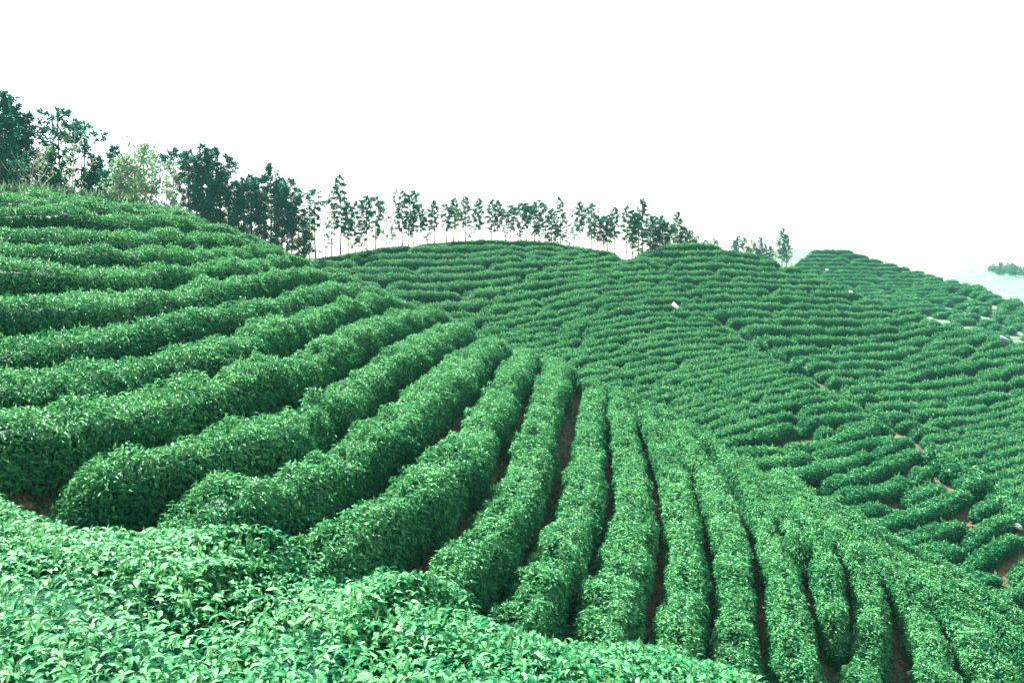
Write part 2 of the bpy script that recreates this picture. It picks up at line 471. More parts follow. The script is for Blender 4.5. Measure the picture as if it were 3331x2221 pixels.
    d0 = unit(rvec(N_) + Nn * 0.55 + up * 0.12)
    D = unit(d0 - nv * (d0 * nv).sum(1, keepdims=True))
    Ls = leaf * rng.uniform(0.65, 1.25, N_)
    Ws = Ls * rng.uniform(0.30, 0.44, N_)
    topness = np.clip(np.sin(th), 0, 1) ** 2  # light on tops and shade on sides painted into leaf tint
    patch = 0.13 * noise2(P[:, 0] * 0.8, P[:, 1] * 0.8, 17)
    tint = np.clip(rng.normal(0.28 + lit_shift, 0.16, N_) + 0.62 * topness * rng.uniform(0, 1, N_) ** 1.3 + patch, 0, 1)  # the shift paints a whole hedge as more brightly lit
    if near:
        V, (Tf, Qf), k = leaves8(P, D, nv, Ls, Ws)
        faces = [Tf + len(Vc), Qf + len(Vc), Q] + caps
    else:
        V, Tf, k = leaves4(P, D, nv, Ls, Ws)
        faces = [Tf + len(Vc), Q] + caps
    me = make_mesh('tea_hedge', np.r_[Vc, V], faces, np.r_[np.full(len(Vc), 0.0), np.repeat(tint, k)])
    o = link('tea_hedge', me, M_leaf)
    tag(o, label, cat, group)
    hedge_count[0] += 1; hedge_count[1] += N_
    if shoots:
        ns = int(t[-1] * wid.mean() * shoots)
        ti = rng.uniform(0, n - 1.001, ns); th = rng.uniform(0.22, 0.78, ns) * math.pi
        P, Nn = surf(ti, th, 1.0)
        VV, FF, TT = [], [], []
        base = 0
        sl = shoot_len * rng.uniform(0.6, 1.35, ns)
        ax = unit(up + Nn * 0.25 + rvec(ns) * 0.22)
        for kk in range(3):
            d = unit(ax + rvec(ns) * (0.10 if kk == 0 else 0.42))
            nn = unit(np.cross(d, rvec(ns)))
            bp = P + ax * (sl * (0.5 if kk == 0 else 0.12 * kk))[:, None] - Nn * 0.02
            V, Tf, k = leaves4(bp, d, nn, sl * (0.95 if kk == 0 else 0.8), sl * 0.34, 0.06)
            VV.append(V); FF.append(Tf + base); base += len(V); TT.append(np.repeat(rng.uniform(0, 1, ns), 4))
        # thin stalk
        w0 = (shoot_len * 0.05)
        q = np.cross(ax, rvec(ns)); q = unit(q) * w0
        V = np.stack([P - q - Nn * 0.05, P + q - Nn * 0.05, P + ax * sl[:, None] * 0.8], 1).reshape(-1, 3)
        VV.append(V); FF.append(np.arange(len(V)).reshape(-1, 3) + base); TT.append(np.full(len(V), 0.1))
        me = make_mesh('young_leaves', np.concatenate(VV), FF, np.concatenate(TT))
        link('young_leaves', me, M_shoot, o)
    return o

ORD = 'first second third fourth fifth sixth seventh eighth ninth tenth eleventh twelfth thirteenth fourteenth fifteenth sixteenth seventeenth eighteenth nineteenth twentieth'.split()
ORD += ['twenty-' + x for x in ORD[:9]] + ['thirtieth'] + ['thirty-' + x for x in ORD[:9]] + ['fortieth']

def uv_to_xy(h, pts):
    p = np.array(pts, float)
    # densify in the picture first so that the curve follows the slope
    d = np.r_[0, np.cumsum(np.hypot(*np.diff(p, axis=0).T))]
    m = max(8, int(d[-1] / 25))
    t = np.linspace(0, d[-1], m)
    # smooth interpolation (Catmull-like by heavy smoothing of linear samples)
    q = np.stack([np.interp(t, d, p[:, 0]), np.interp(t, d, p[:, 1])], 1)
    q = smooth_line(q, 6)
    a, Y = h.depth(q[:, 0], q[:, 1])
    return np.stack([a * Y, Y], 1)

# ------------------------------------------------------------------ near hillside hedges (traced top lines)
ROWS_A = [
 ('crest', [(-220, 622), (0, 624), (128, 628), (255, 645), (425, 657), (510, 686), (575, 702)]),
 ('s', [(-220, 650), (0, 650), (128, 656), (298, 662), (468, 684), (595, 712), (655, 728)]),
 ('s', [(-220, 694), (0, 694), (128, 694), (255, 694), (383, 716), (553, 724), (680, 738), (744, 754), (800, 775)]),
 ('s', [(-220, 765), (0, 762), (149, 757), (276, 764), (447, 772), (553, 774), (723, 776), (808, 788), (860, 803)]),
 ('s', [(-220, 813), (0, 813), (255, 815), (340, 814), (468, 828), (638, 825), (766, 812), (872, 817), (935, 832)]),
 ('s', [(-220, 872), (0, 874), (170, 881), (361, 883), (510, 881), (638, 874), (808, 858), (936, 845), (1000, 856)]),
 ('s', [(-220, 985), (0, 981), (128, 976), (298, 974), (425, 972), (510, 957), (638, 936), (808, 908), (970, 886), (1060, 882), (1130, 908)]),
 ('s', [(-220, 1135), (0, 1123), (128, 1106), (255, 1098), (383, 1084), (468, 1060), (553, 1040), (723, 1017), (850, 994), (1000, 958), (1080, 937), (1161, 930), (1225, 953)]),
 ('s', [(-220, 1245), (0, 1232), (128, 1224), (255, 1206), (383, 1187), (510, 1164), (638, 1138), (723, 1110), (850, 1074), (1000, 1030), (1098, 993), (1183, 970), (1247, 966), (1308, 990)]),
 ('s', [(-220, 1395), (0, 1378), (186, 1361), (372, 1331), (521, 1299), (670, 1258), (819, 1228), (1000, 1172), (1076, 1134), (1161, 1085), (1225, 1055), (1289, 1034), (1353, 1010), (1404, 1022)]),
 ('s', [(171, 1591), (298, 1545), (447, 1502), (596, 1459), (745, 1424), (900, 1392), (1057, 1318), (1161, 1242), (1235, 1193), (1310, 1150), (1395, 1104), (1459, 1068), (1504, 1066)]),
 ('s', [(484, 1718), (570, 1660), (690, 1618), (819, 1599), (923, 1580), (1072, 1510), (1221, 1415), (1333, 1323), (1445, 1230), (1519, 1165), (1575, 1115), (1620, 1116)]),
 ('s', [(920, 1830), (1035, 1763), (1221, 1673), (1370, 1585), (1504, 1457), (1600, 1323), (1660, 1222), (1683, 1168), (1712, 1150)]),
 ('s', [(1290, 2005), (1420, 1900), (1604, 1733), (1709, 1547), (1768, 1323), (1796, 1234), (1822, 1196)]),
 ('s', [(1640, 2085), (1701, 1995), (1765, 1880), (1860, 1715), (1902, 1547), (1922, 1400), (1924, 1323), (1940, 1255)]),
 ('s', [(1940, 2140), (1958, 2001), (2014, 1852), (2062, 1720), (2058, 1547), (2030, 1400), (2012, 1323), (2010, 1280)]),
 ('s', [(2190, 2200), (2205, 2095), (2222, 2001), (2240, 1852), (2220, 1703), (2200, 1547), (2160, 1435), (2110, 1360), (2085, 1325)]),
 ('s', [(2380, 2260), (2390, 2120), (2393, 1990), (2390, 1830), (2376, 1733), (2334, 1600), (2270, 1490), (2210, 1405), (2165, 1358)]),
 ('s', [(2600, 2260), (2586, 2050), (2562, 1921), (2520, 1772), (2466, 1630), (2400, 1520), (2330, 1440), (2270, 1402)]),
 ('short', [(2607, 1800), (2590, 1735), (2520, 1625), (2445, 1505), (2395, 1463)]),
 ('short', [(2712, 2055), (2716, 1990), (2696, 1850), (2662, 1735), (2585, 1615), (2515, 1522)]),
 ('s', [(2790, 2260), (2818, 2120), (2848, 2010), (2838, 1915), (2805, 1845), (2740, 1735), (2660, 1640), (2615, 1592)]),
 ('s', [(3060, 2260), (3040, 2150), (3010, 2030), (2975, 1945), (2917, 1860), (2840, 1760), (2765, 1690), (2720, 1655)]),
 ('s', [(3275, 2260), (3225, 2150), (3180, 2065), (3130, 1996), (3064, 1921), (2955, 1820), (2885, 1755), (2840, 1722)]),
 ('s', [(3480, 2230), (3400, 2140), (3331, 2062), (3255, 1996), (3145, 1908), (3045, 1840), (2980, 1795)]),
 ('s', [(3480, 2105), (3400, 2050), (3331, 2003), (3230, 1940), (3150, 1890), (3090, 1855)]),
]
lines_A = [uv_to_xy(A, p) for _, p in ROWS_A]
def extend_back(l, hill, m=1.6):
    """carry a row a little way over the crest, swinging behind the hill"""
    d = l[-1] - l[-2]; d = d / max(np.linalg.norm(d), 1e-6)
    side = np.array([-d[1], d[0]])
    pts = [l[-1]]
    for k in range(1, 7):
        ang = 0.10 * k
        v = d * math.cos(ang) + side * math.sin(ang)
        pts.append(pts[-1] + v * m / 6)
    return np.r_[l, np.array(pts[1:])]
samples = [resample(l, 0.4)[0] for l in lines_A]
for i, l in enumerate(lines_A):
    l2, t = resample(l, 0.4)
    dmin = np.full(len(l2), 9.0)
    for j in range(len(lines_A)):
        if j == i: continue
        dd = np.sqrt(((l2[:, None, :] - samples[j][None, :, :]) ** 2).sum(-1)).min(1)
        dmin = np.minimum(dmin, dd)
    wv = np.clip(0.80 * dmin, 0.5, 1.3)
    for _ in range(10): wv[1:-1] = 0.25 * wv[:-2] + 0.5 * wv[1:-1] + 0.25 * wv[2:]
    samples[i] = l2
    kind = ROWS_A[i][0]
    if kind != 'short':
        le = extend_back(l2, A); wv = np.r_[wv, np.full(len(le) - len(wv), wv[-1])]
    else: le = l2
    if i == 0: lab = 'tea hedge along the crest of the near slope, below the tallest trees'
    elif i < 10: lab = f'long tea hedge sweeping across the near slope, {ORD[i-1]} below its crest hedge'
    elif kind == 'short': lab = ('short tea hedge with a blunt end hanging over bare soil, upper of two' if i == 19 else 'short tea hedge ending in a round blunt tip, lower of two')
    elif i < 13: lab = f'curving tea hedge climbing from the foreground hedge, {ORD[i-10]} with dark soil beside it'
    elif i < 19: lab = f'tea hedge running straight up the near slope, {ORD[i-13]} right of the curving ones'
    else: lab = f'tea hedge on the lower right shoulder, {ORD[i-21]} past the two short blunt hedges'
    hedge(le, wv, H_A, 0.08, 2000, lab, group='tea hedges on the near slope', shoots=65, shoot_len=0.07, lit_shift=0.17)  # brighter light on this slope painted in as paler leaf tint

# foreground hedge: broad, right under the camera
ub = np.linspace(-420, 2760, 60)
vb = np.interp(ub, FB[:, 0], FB[:, 1]); vb[ub < 0] = 1590 + ub[ub < 0] * 0.6
ab, Yb = f_depth(ub, vb)
af, Yf = f_depth(ub, np.full(60, 2420.0))
Pb = np.stack([ab * Yb, Yb], 1); Pf = np.stack([af * Yf, Yf], 1)
ctr = (Pb + Pf) / 2
ctr, _ = resample(ctr, 0.2)
tan = np.gradient(ctr, axis=0); tan /= np.linalg.norm(tan, axis=1, keepdims=True)
sdv = np.stack([tan[:, 1], -tan[:, 0]], 1)
wf = np.array([max(0.7, min(5.5, 2 * min(((Pb - c) @ s_ if False else np.abs((Pb - c) @ s_)[np.argsort(np.abs((Pb - c) @ np.array([s_[1], -s_[0]])))[:2]].mean()), 3))) for c, s_ in zip(ctr, sdv)])
hedge(ctr, wf, H_F, 0.072, 4600, 'broad tea hedge filling the foreground with large pale leaves', near=True, shoots=85, shoot_len=0.07, lit_shift=0.08, bump=0.06, group=None)
print('HEDGES', hedge_count, 'front width', wf.min(), wf.max())

# ------------------------------------------------------------------ hedges on the hills behind, following phase lines
def t3(x, y): return (1500 + x / 2.351, 700 + y / 2.351)
def t4(x, y): return (2331 + x / 1.343, 800 + y / 1.343)
class Phase:
    def __init__(self, lines):
        p, v = [], []
        for ph, pts in lines:
            q = np.array(pts, float)
            d = np.r_[0, np.cumsum(np.hypot(*np.diff(q, axis=0).T))]
            t = np.arange(0, d[-1] + 1, 70)
            p.append(np.stack([np.interp(t, d, q[:, 0]), np.interp(t, d, q[:, 1])], 1)); v.append(np.full(len(t), ph))
        self.p = np.concatenate(p); self.f = TPS(self.p / 1000, np.concatenate(v), 1e-2)
    def __call__(self, u, v):
        return self.f(np.asarray(u) / 1000, np.asarray(v) / 1000)
def sil_v(S, u):
    S = np.array(S, float); return np.interp(u, S[:, 0], S[:, 1])
def phase_rows(ph, u0, u1, top, bottom, seed, ks, minlen=90):
    us = np.arange(u0, u1, 12.0)
    out = []
    vs = np.arange(740, 2100, 2.0)
    U, V = np.meshgrid(us, vs, indexing='ij')
    F_ = ph(U, V) + 0.10 * noise2(U / 150, V / 60, seed) + 0.06 * noise2(U / 50, V / 40, seed + 1)
    for k in ks:
        seg = []
        for i, u in enumerate(us):
            c = np.where((F_[i, :-1] < k) & (F_[i, 1:] >= k))[0]
            ok = False
            if len(c):
                v = vs[c[0]] + 2 * (k - F_[i, c[0]]) / max(F_[i, c[0] + 1] - F_[i, c[0]], 1e-6)
                if top(u) <= v <= bottom(u):
                    if seg and abs(seg[-1][1] - v) > 22:
                        out.append((k, seg)); seg = []
                    seg.append((u, v)); ok = True
            if not ok and seg:
                out.append((k, seg)); seg = []
        if seg: out.append((k, seg))
    return [(k, s_) for k, s_ in out if s_[-1][0] - s_[0][0] > minlen]

PH_B = Phase([
    (2, [(1100, 822), (1300, 818), t3(0, 270), t3(500, 248), t3(800, 300), t3(1000, 345)]),
    (6, [(1000, 905), (1162, 908), (1353, 909), t3(0, 480), t3(400, 430), t3(800, 392), t3(1100, 372), t3(1250, 380)]),
    (7.4, [(1225, 951), (1438, 947)]),
    (10, [(1250, 1035), t3(-200, 800), t3(0, 790), t3(280, 760), t3(600, 680), t3(900, 620), t3(1150, 565), t3(1300, 550), t3(1450, 570)]),
    (14, [(1480, 1110), t3(250, 945), t3(520, 890), t3(800, 830), t3(1100, 760), t3(1350, 715), t3(1600, 700), t3(1850, 720)]),
    (18, [t3(540, 1085), t3(850, 1015), t3(1050, 980), t3(1250, 945), t3(1400, 890), t3(1700, 865), t3(2050, 890)]),
    (20, [t3(800, 1130), t3(1050, 1075), t3(1300, 1025), t3(1600, 980), t3(1900, 970), t3(2200, 965)]),
    (25, [t3(1200, 1360), t3(1500, 1290), t3(1750, 1205), t3(2000, 1150), t3(2351, 1085)]),
    (29, [t3(1550, 1500), t3(1750, 1440), t3(2000, 1370), t3(2351, 1290)]),
    (30.6, [(2331, 1320), (2443, 1295), (2644, 1245)]),
    (32.2, [(2331, 1384), (2517, 1325), (2748, 1300)]),
    (34, [(2368, 1433), (2577, 1396), (2800, 1345)]),
])
rows_B = phase_rows(PH_B, 700, 2960, lambda u: sil_v(SIL_B, u) + (20 if u < 2030 else 1), lambda u: min(sil_v(SIL_A, u) + 45, 1e4 if u < 2330 else 1440 - 0.17 * (u - 2398)), 41, np.arange(0.6, 36))
rows_B = [(k, s_ if s_[0][0] > 1500 else s_) for k, s_ in rows_B]
TR_B = [
 [(2330, 1462), (2398, 1452), (2554, 1445), (2718, 1417), (2793, 1390), (2850, 1372)], [(2400, 1500), (2465, 1486), (2629, 1467), (2748, 1445), (2882, 1410), (2915, 1400)],
 [(2480, 1535), (2539, 1527), (2688, 1504), (2815, 1467), (2927, 1418), (2962, 1408)], [(2560, 1578), (2607, 1571), (2662, 1571)],
 [(2675, 1558), (2720, 1548), (2815, 1527), (2927, 1489), (2986, 1440)], [(2640, 1622), (2703, 1608), (2852, 1571), (2949, 1549), (3023, 1506)],
 [(2720, 1655), (2763, 1646), (2850, 1630), (2922, 1614)], [(2945, 1602), (3001, 1586), (3068, 1551)], [(2790, 1697), (2845, 1690), (2897, 1683), (3038, 1631), (3150, 1573)],
 [(2900, 1745), (2942, 1735), (3038, 1713), (3138, 1667)], [(3160, 1640), (3200, 1625), (3250, 1600)], [(2930, 1800), (2986, 1787), (3113, 1750), (3225, 1690), (3294, 1652)],
 [(3030, 1845), (3083, 1832), (3187, 1795), (3323, 1712)], [(3130, 1868), (3158, 1862), (3256, 1838)], [(3230, 1932), (3269, 1921), (3340, 1890), (3420, 1850)], [(3290, 1840), (3340, 1817), (3420, 1780)],
 [(3215, 1575), (3270, 1598), (3331, 1628), (3390, 1660)]]
def pitch_of(lines):
    """distance from every point of every row to the nearest neighbouring row"""
    S_ = [resample(l, 0.5)[0] for l in lines]; out = []
    for i, l in enumerate(S_):
        d = np.full(len(l), 9.0)
        for j, m in enumerate(S_):
            if j != i and np.abs(m[:, None, :2].mean(0) - l[:, :2].mean(0)).max() < 60:
                d = np.minimum(d, np.sqrt(((l[:, None, :] - m[None, :, :]) ** 2).sum(-1)).min(1))
        for _ in range(8): d[1:-1] = 0.25 * d[:-2] + 0.5 * d[1:-1] + 0.25 * d[2:]
        out.append((l, d))
    print('pitch', np.percentile(np.concatenate([d for _, d in out]), [10, 50, 90]))
    return out
def ordlab(i, fmt): return fmt.format(ORD[min(i, len(ORD) - 1)])
def ext(l, m=1.0):
    d = l[-1] - l[-2]; d /= max(np.linalg.norm(d), 1e-6)
    return np.r_[l, [l[-1] + d * m]]
def over_edge(s_):
    u = s_[-1][0]
    if 2290 < u < 2900 and abs(s_[-1][1] - sil_v(SIL_B, u)) < 40:
        return s_ + [(u + 14, sil_v(SIL_B, u + 14) + 5), (u + 34, sil_v(SIL_B, u + 34) + 5)]
    return s_
rows_B = [(k, over_edge(s_)) for k, s_ in rows_B]
us_ = np.arange(1010, 2030, 20.0)
rows_B.append((0, [(u, sil_v(SIL_B, u) + 4) for u in us_]))
rows_B.sort(key=lambda x: (x[0], x[1][0][0]))
cnt = {}
for i, (l, d) in enumerate(pitch_of([uv_to_xy(B, s_) for _, s_ in rows_B])):
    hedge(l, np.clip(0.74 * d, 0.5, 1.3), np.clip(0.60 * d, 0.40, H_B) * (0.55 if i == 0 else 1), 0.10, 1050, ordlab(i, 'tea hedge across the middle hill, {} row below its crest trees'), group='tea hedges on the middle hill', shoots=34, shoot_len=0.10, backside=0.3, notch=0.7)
for i, (l, d) in enumerate(pitch_of([uv_to_xy(B, s_) for s_ in TR_B])):
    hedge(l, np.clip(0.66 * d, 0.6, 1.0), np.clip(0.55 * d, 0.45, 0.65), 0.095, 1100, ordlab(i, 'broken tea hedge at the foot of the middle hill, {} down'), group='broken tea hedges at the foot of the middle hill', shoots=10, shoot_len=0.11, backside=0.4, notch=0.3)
# single bushes along the fold where the middle hill turns away
BUSH_B = [(2420, 1085), (2470, 1120), (2530, 1150), (2590, 1190), (2760, 1290), (2860, 1352), (3046, 1462), (3080, 1490), (3113, 1515), (3160, 1540), (3185, 1560), (2170, 1180)]
for i, (u, v) in enumerate(BUSH_B[:-1]):
    a, Y = B.depth(u, v); x, y = float(a * Y), float(Y)
    hedge(np.array([[x - 0.55, y + 0.1], [x, y], [x + 0.55, y - 0.1]]), 1.05, 0.85, 0.14, 420, ordlab(i, 'rounded single tea bush on the fold of the middle hill, {} down the fold'), 'tea bush', 'single tea bushes along the fold', shoots=10, shoot_len=0.12)

PH_C = Phase([
    (-1.5, [t4(-250, 60), t4(0, 45), t4(250, 75)]),
    (1.7, [t4(-200, 150), t4(0, 140), t4(250, 150), t4(500, 160)]),
    (5, [t4(-50, 235), t4(200, 235), t4(450, 245), t4(800, 255)]),
    (8.5, [t4(50, 355), t4(300, 350), t4(700, 345), t4(980, 325), t4(1100, 310)]),
    (11, [t4(180, 480), t4(280, 482), t4(600, 470), t4(850, 440), t4(1000, 385), t4(1200, 385)]),
    (15, [t4(420, 580), t4(470, 590), t4(680, 595), t4(900, 565), t4(1150, 520), t4(1343, 480)]),
    (17, [t4(600, 668), t4(900, 672), t4(1100, 645), t4(1343, 600)]),
    (19, [t4(700, 745), t4(1000, 742), t4(1230, 702), t4(1343, 685)]),
    (21, [t4(860, 812), t4(1100, 795), t4(1240, 757), t4(1343, 738)]),
    (23, [t4(1000, 880), t4(1150, 850), t4(1343, 812)]),
    (25, [(3113, 1504), (3200, 1480), (3331, 1440)]),
    (27, [(3220, 1560), (3331, 1520)]),
])
rows_C = phase_rows(PH_C, 2030, 3440, lambda u: sil_v(SIL_C, u) + 1, lambda u: min(sil_v(SIL_B, u) + (30 if u < 2330 else -5), sil_v(SIL_A, u) + 30) if u > 2060 else 0, 61, np.arange(-3.4, 30))
rows_C.sort(key=lambda x: (x[0], x[1][0][0]))
for i, (l, d) in enumerate(pitch_of([uv_to_xy(Ch, s_) for _, s_ in rows_C])):
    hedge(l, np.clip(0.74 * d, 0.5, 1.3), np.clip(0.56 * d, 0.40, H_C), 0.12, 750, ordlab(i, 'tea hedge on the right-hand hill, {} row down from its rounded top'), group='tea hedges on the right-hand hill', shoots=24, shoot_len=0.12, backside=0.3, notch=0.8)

PH_D = Phase([(0, [(2600, 815), (2671, 800), (2746, 806), (2881, 812), (3000, 815)]), (6, [(2560, 885), (2746, 888), (2900, 892), (3100, 885), (3331, 870)]),
              (11, [(2746, 943), (2900, 946), (3100, 938), (3331, 925)]), (18, [(2900, 1022), (3100, 1018), (3331, 1003)]), (23, [(3000, 1080), (3150, 1078), (3331, 1066)]), (27, [(3331, 1120), (3200, 1128)])])
rows_D = phase_rows(PH_D, 2560, 3420, lambda u: sil_v(SIL_D, u) + 1, lambda u: sil_v(SIL_C, u) + 16, 81, np.arange(-1.4, 31), 50)
rows_D.sort(key=lambda x: (x[0], x[1][0][0]))
nb = 0; nr = 0
for i, (k, s_) in enumerate(rows_D):
    l = uv_to_xy(Dh, s_)
    us = np.array(s_)[:, 0]
    uline = np.linspace(us[0], us[-1], len(l))
    lim = 3230 + 50 * math.sin(i * 2.1) - max(0, k - 5) * 13
    m = uline < lim
    if m.sum() >= 4:
        hedge(l[m], 1.25, H_D, 0.20, 280, ordlab(nr, 'hazy tea hedge on the far terraced hill, {} row from its top'), group='tea hedges on the far terraced hill', backside=0.3, notch=0.7)
        nr += 1
    rest = l[~m]
    if len(rest) < 3: continue
    rl, t = resample(rest, 0.5)
    p = 0.5
    while p < t[-1] - 1:
        ln = rng.uniform(1.2, 5.0)
        sel = (t >= p) & (t <= p + ln)
        if sel.sum() >= 3:
            hedge(rl[sel], 1.5, H_D * rng.uniform(0.8, 1.15), 0.22, 240, 'hazy tea bush clump on thin right side of the far terraced hill', 'tea bush', 'scattered tea bushes on the far terraced hill', backside=0.3)
            nb += 1
        p += ln + rng.uniform(0.9, 2.6)
print('ROWS', len(rows_B), len(rows_C), nr, nb, hedge_count)

# ------------------------------------------------------------------ trees
def tube(pts, rad, sides=6):
    pts = np.asarray(pts, float); n = len(pts)
    T = np.gradient(pts, axis=0); T = unit(T)
    ref = np.where(np.abs(T[:, 2:3]) > 0.9, np.array([[1.0, 0, 0]]), np.array([[0, 0, 1.0]]))
    A_ = unit(np.cross(T, ref)); B_ = np.cross(T, A_)
    an = np.linspace(0, 2 * math.pi, sides, endpoint=False)
    V = pts[:, None, :] + (A_[:, None, :] * np.cos(an)[None, :, None] + B_[:, None, :] * np.sin(an)[None, :, None]) * np.asarray(rad)[:, None, None]
    idx = np.arange(n * sides).reshape(n, sides); nx = np.roll(idx, -1, 1)
    Q = np.stack([idx[:-1], nx[:-1], nx[1:], idx[1:]], -1).reshape(-1, 4)
    return V.reshape(-1, 3), Q
def join(parts):
    V, Q, b = [], [], 0
    for v, q in parts:
        V.append(v); Q.append(q + b); b += len(v)
    return np.concatenate(V), np.concatenate(Q)
def sprays(P, D, L, W, tint):
    N = unit(np.array([0, 0, 1.0]) + rvec(len(P)) * 0.7)
    N = unit(N - D * (N * D).sum(1, keepdims=True))
    V, F, k = leaves4(P, D, N, L, W, 0.12)
    return V, F, np.repeat(tint, 4)
def conifer_proto(H, z0, rmax, nb, per, shape, leafL, dead=8, r0=0.065, topclump=0.0):
    """returns trunk, branches, crown meshes for one conifer of height H"""
    zz = np.linspace(-0.6, H, 12)
    bend = rng.uniform(-0.1, 0.1, 2)
    cx = lambda z: np.stack([bend[0] * np.sin(z / H * 3), bend[1] * np.sin(z / H * 2.5), z], -1)
    tv, tq = tube(cx(zz), np.linspace(r0 * 1.15, r0 * 0.2, 12), 7)
    br = []; P, D, L, W, tn = [], [], [], [], []
    for i in range(nb):
        f = (i + rng.uniform(0, 1)) / nb
        z = z0 + (H - z0) * f ** 0.9
        prof = shape(f)
        ln = rmax * prof * rng.uniform(0.55, 1.2)
        if ln < 0.08: ln = 0.08
        az = rng.uniform(0, 2 * math.pi)
        h = np.array([math.cos(az), math.sin(az), 0])
        rise = rng.uniform(-0.15, 0.45) + 0.4 * f
        s = np.linspace(0, 1, 5)
        pts = cx(np.full(5, z)) + h * (s * ln)[:, None] + np.array([0, 0, 1]) * (ln * (rise * s - 0.35 * s * s + 0.12 * s ** 4))[:, None]
        br.append(tube(pts, np.linspace(0.018, 0.005, 5) * (H / 6), 3))
        m = max(2, int(per * (0.35 + ln / rmax)))
        sp_ = rng.uniform(0.25, 1.05, m) ** 0.8
        p = np.stack([np.interp(sp_, s, pts[:, k]) for k in range(3)], 1) + rng.normal(0, 0.05 * ln + 0.02, (m, 3))
        d = unit(h[None, :] * 0.7 + rvec(m) * 0.75 + np.array([0, 0, 0.05]))
        P.append(p); D.append(d); L.append(leafL * rng.uniform(0.6, 1.3, m)); W.append(leafL * rng.uniform(0.24, 0.42, m))
        tn.append(np.clip(rng.normal(0.35 + 0.2 * f, 0.22, m), 0, 1))
    for i in range(dead):
        z = rng.uniform(0.12 * H, max(z0, 0.2 * H)); ln = rng.uniform(0.25, 0.7) * rmax; az = rng.uniform(0, 6.28)
        h = np.array([math.cos(az), math.sin(az), rng.uniform(-0.3, 0.4)])
        b = cx(np.array([z]))[0]
        pts = np.stack([b, b + h * ln * 0.5, b + h * ln + np.array([0, 0, 0.06])])
        br.append(tube(pts, [0.010, 0.007, 0.004], 3))
        m = rng.integers(1, 6)
        P.append(pts[2] + rng.normal(0, 0.08, (m, 3))); D.append(rvec(m)); L.append(leafL * rng.uniform(0.4, 0.9, m)); W.append(leafL * rng.uniform(0.2, 0.35, m)); tn.append(rng.uniform(0, 0.7, m))
    # leader shoot
    m = 6
    P.append(cx(np.full(m, H)) + rng.normal(0, 0.03, (m, 3)) - np.array([0, 0, 0.15])); D.append(unit(np.array([0, 0, 1.0]) + rvec(m) * 0.35)); L.append(np.full(m, leafL)); W.append(np.full(m, leafL * 0.25)); tn.append(np.full(m, 0.5))
    V, F, tt = sprays(np.concatenate(P), np.concatenate(D), np.concatenate(L), np.concatenate(W), np.concatenate(tn))
    bv, bq = join(br)
    return (make_mesh('trunk', tv, [tq], None, True), make_mesh('branches', bv, [bq]), make_mesh('crown', V, [F], tt), H)
def bare_proto(H, spread, nb, leaves, leafL):
    """pale thin tree: slender pale trunk, rising forked limbs, thin young leaves"""
    zz = np.linspace(-0.6, H, 12)
    cx = lambda z: np.stack([0.12 * np.sin(z / H * 4), 0.1 * np.sin(z / H * 3 + 1), z], -1)
    tv, tq = tube(cx(zz), np.linspace(0.075, 0.012, 12), 6)
    br = []; P = []
    for i in range(nb):
        z = H * rng.uniform(0.22, 0.92); az = rng.uniform(0, 6.28); ln = spread * rng.uniform(0.5, 1.1) * (1.15 - 0.6 * z / H)
        h = np.array([math.cos(az), math.sin(az), 0]); b = cx(np.array([z]))[0]
        s = np.linspace(0, 1, 5)
        pts = b + h * (ln * s)[:, None] + np.array([0, 0, 1.0]) * (ln * (0.55 * s + 0.75 * s * s))[:, None] + rng.normal(0, 0.03, (5, 3)) * s[:, None]
        br.append(tube(pts, np.linspace(0.024, 0.005, 5), 3))
        for j in range(4):
            f = rng.uniform(0.35, 0.95); q = np.array([np.interp(f, s, pts[:, k]) for k in range(3)])
            e = q + (h * rng.uniform(-0.2, 0.5) + rng.normal(0, 0.25, 3) + np.array([0, 0, 0.7])) * ln * 0.42
            br.append(tube(np.stack([q, (q + e) / 2 + rng.normal(0, 0.02, 3), e]), [0.010, 0.007, 0.003], 3))
            m = leaves
            P.append(q + (e - q) * rng.uniform(0, 1.05, (m, 1)) + rng.normal(0, 0.07, (m, 3)))
    P = np.concatenate(P); m = len(P)
    V, F, tt = sprays(P, rvec(m), leafL * rng.uniform(0.6, 1.2, m), leafL * rng.uniform(0.4, 0.7, m), rng.uniform(0, 1, m))
    bv, bq = join(br)
    return (make_mesh('trunk', tv, [tq], None, True), make_mesh('branches', bv, [bq]), make_mesh('crown', V, [F], tt), H)
slimshape = lambda f: (0.55 + 0.45 * math.sin(min(f, 0.75) / 0.75 * 3.14 * 0.9 + 0.2)) * (1 if f < 0.8 else (1.05 - f) / 0.25 * 0.9 + 0.08)
topshape = lambda f: (0.45 + 0.75 * math.exp(-((f - 0.68) / 0.22) ** 2)) * (1 if f < 0.85 else (1.05 - f) / 0.2)
coneshape = lambda f: max(0.12, 1.05 - f) ** 0.8
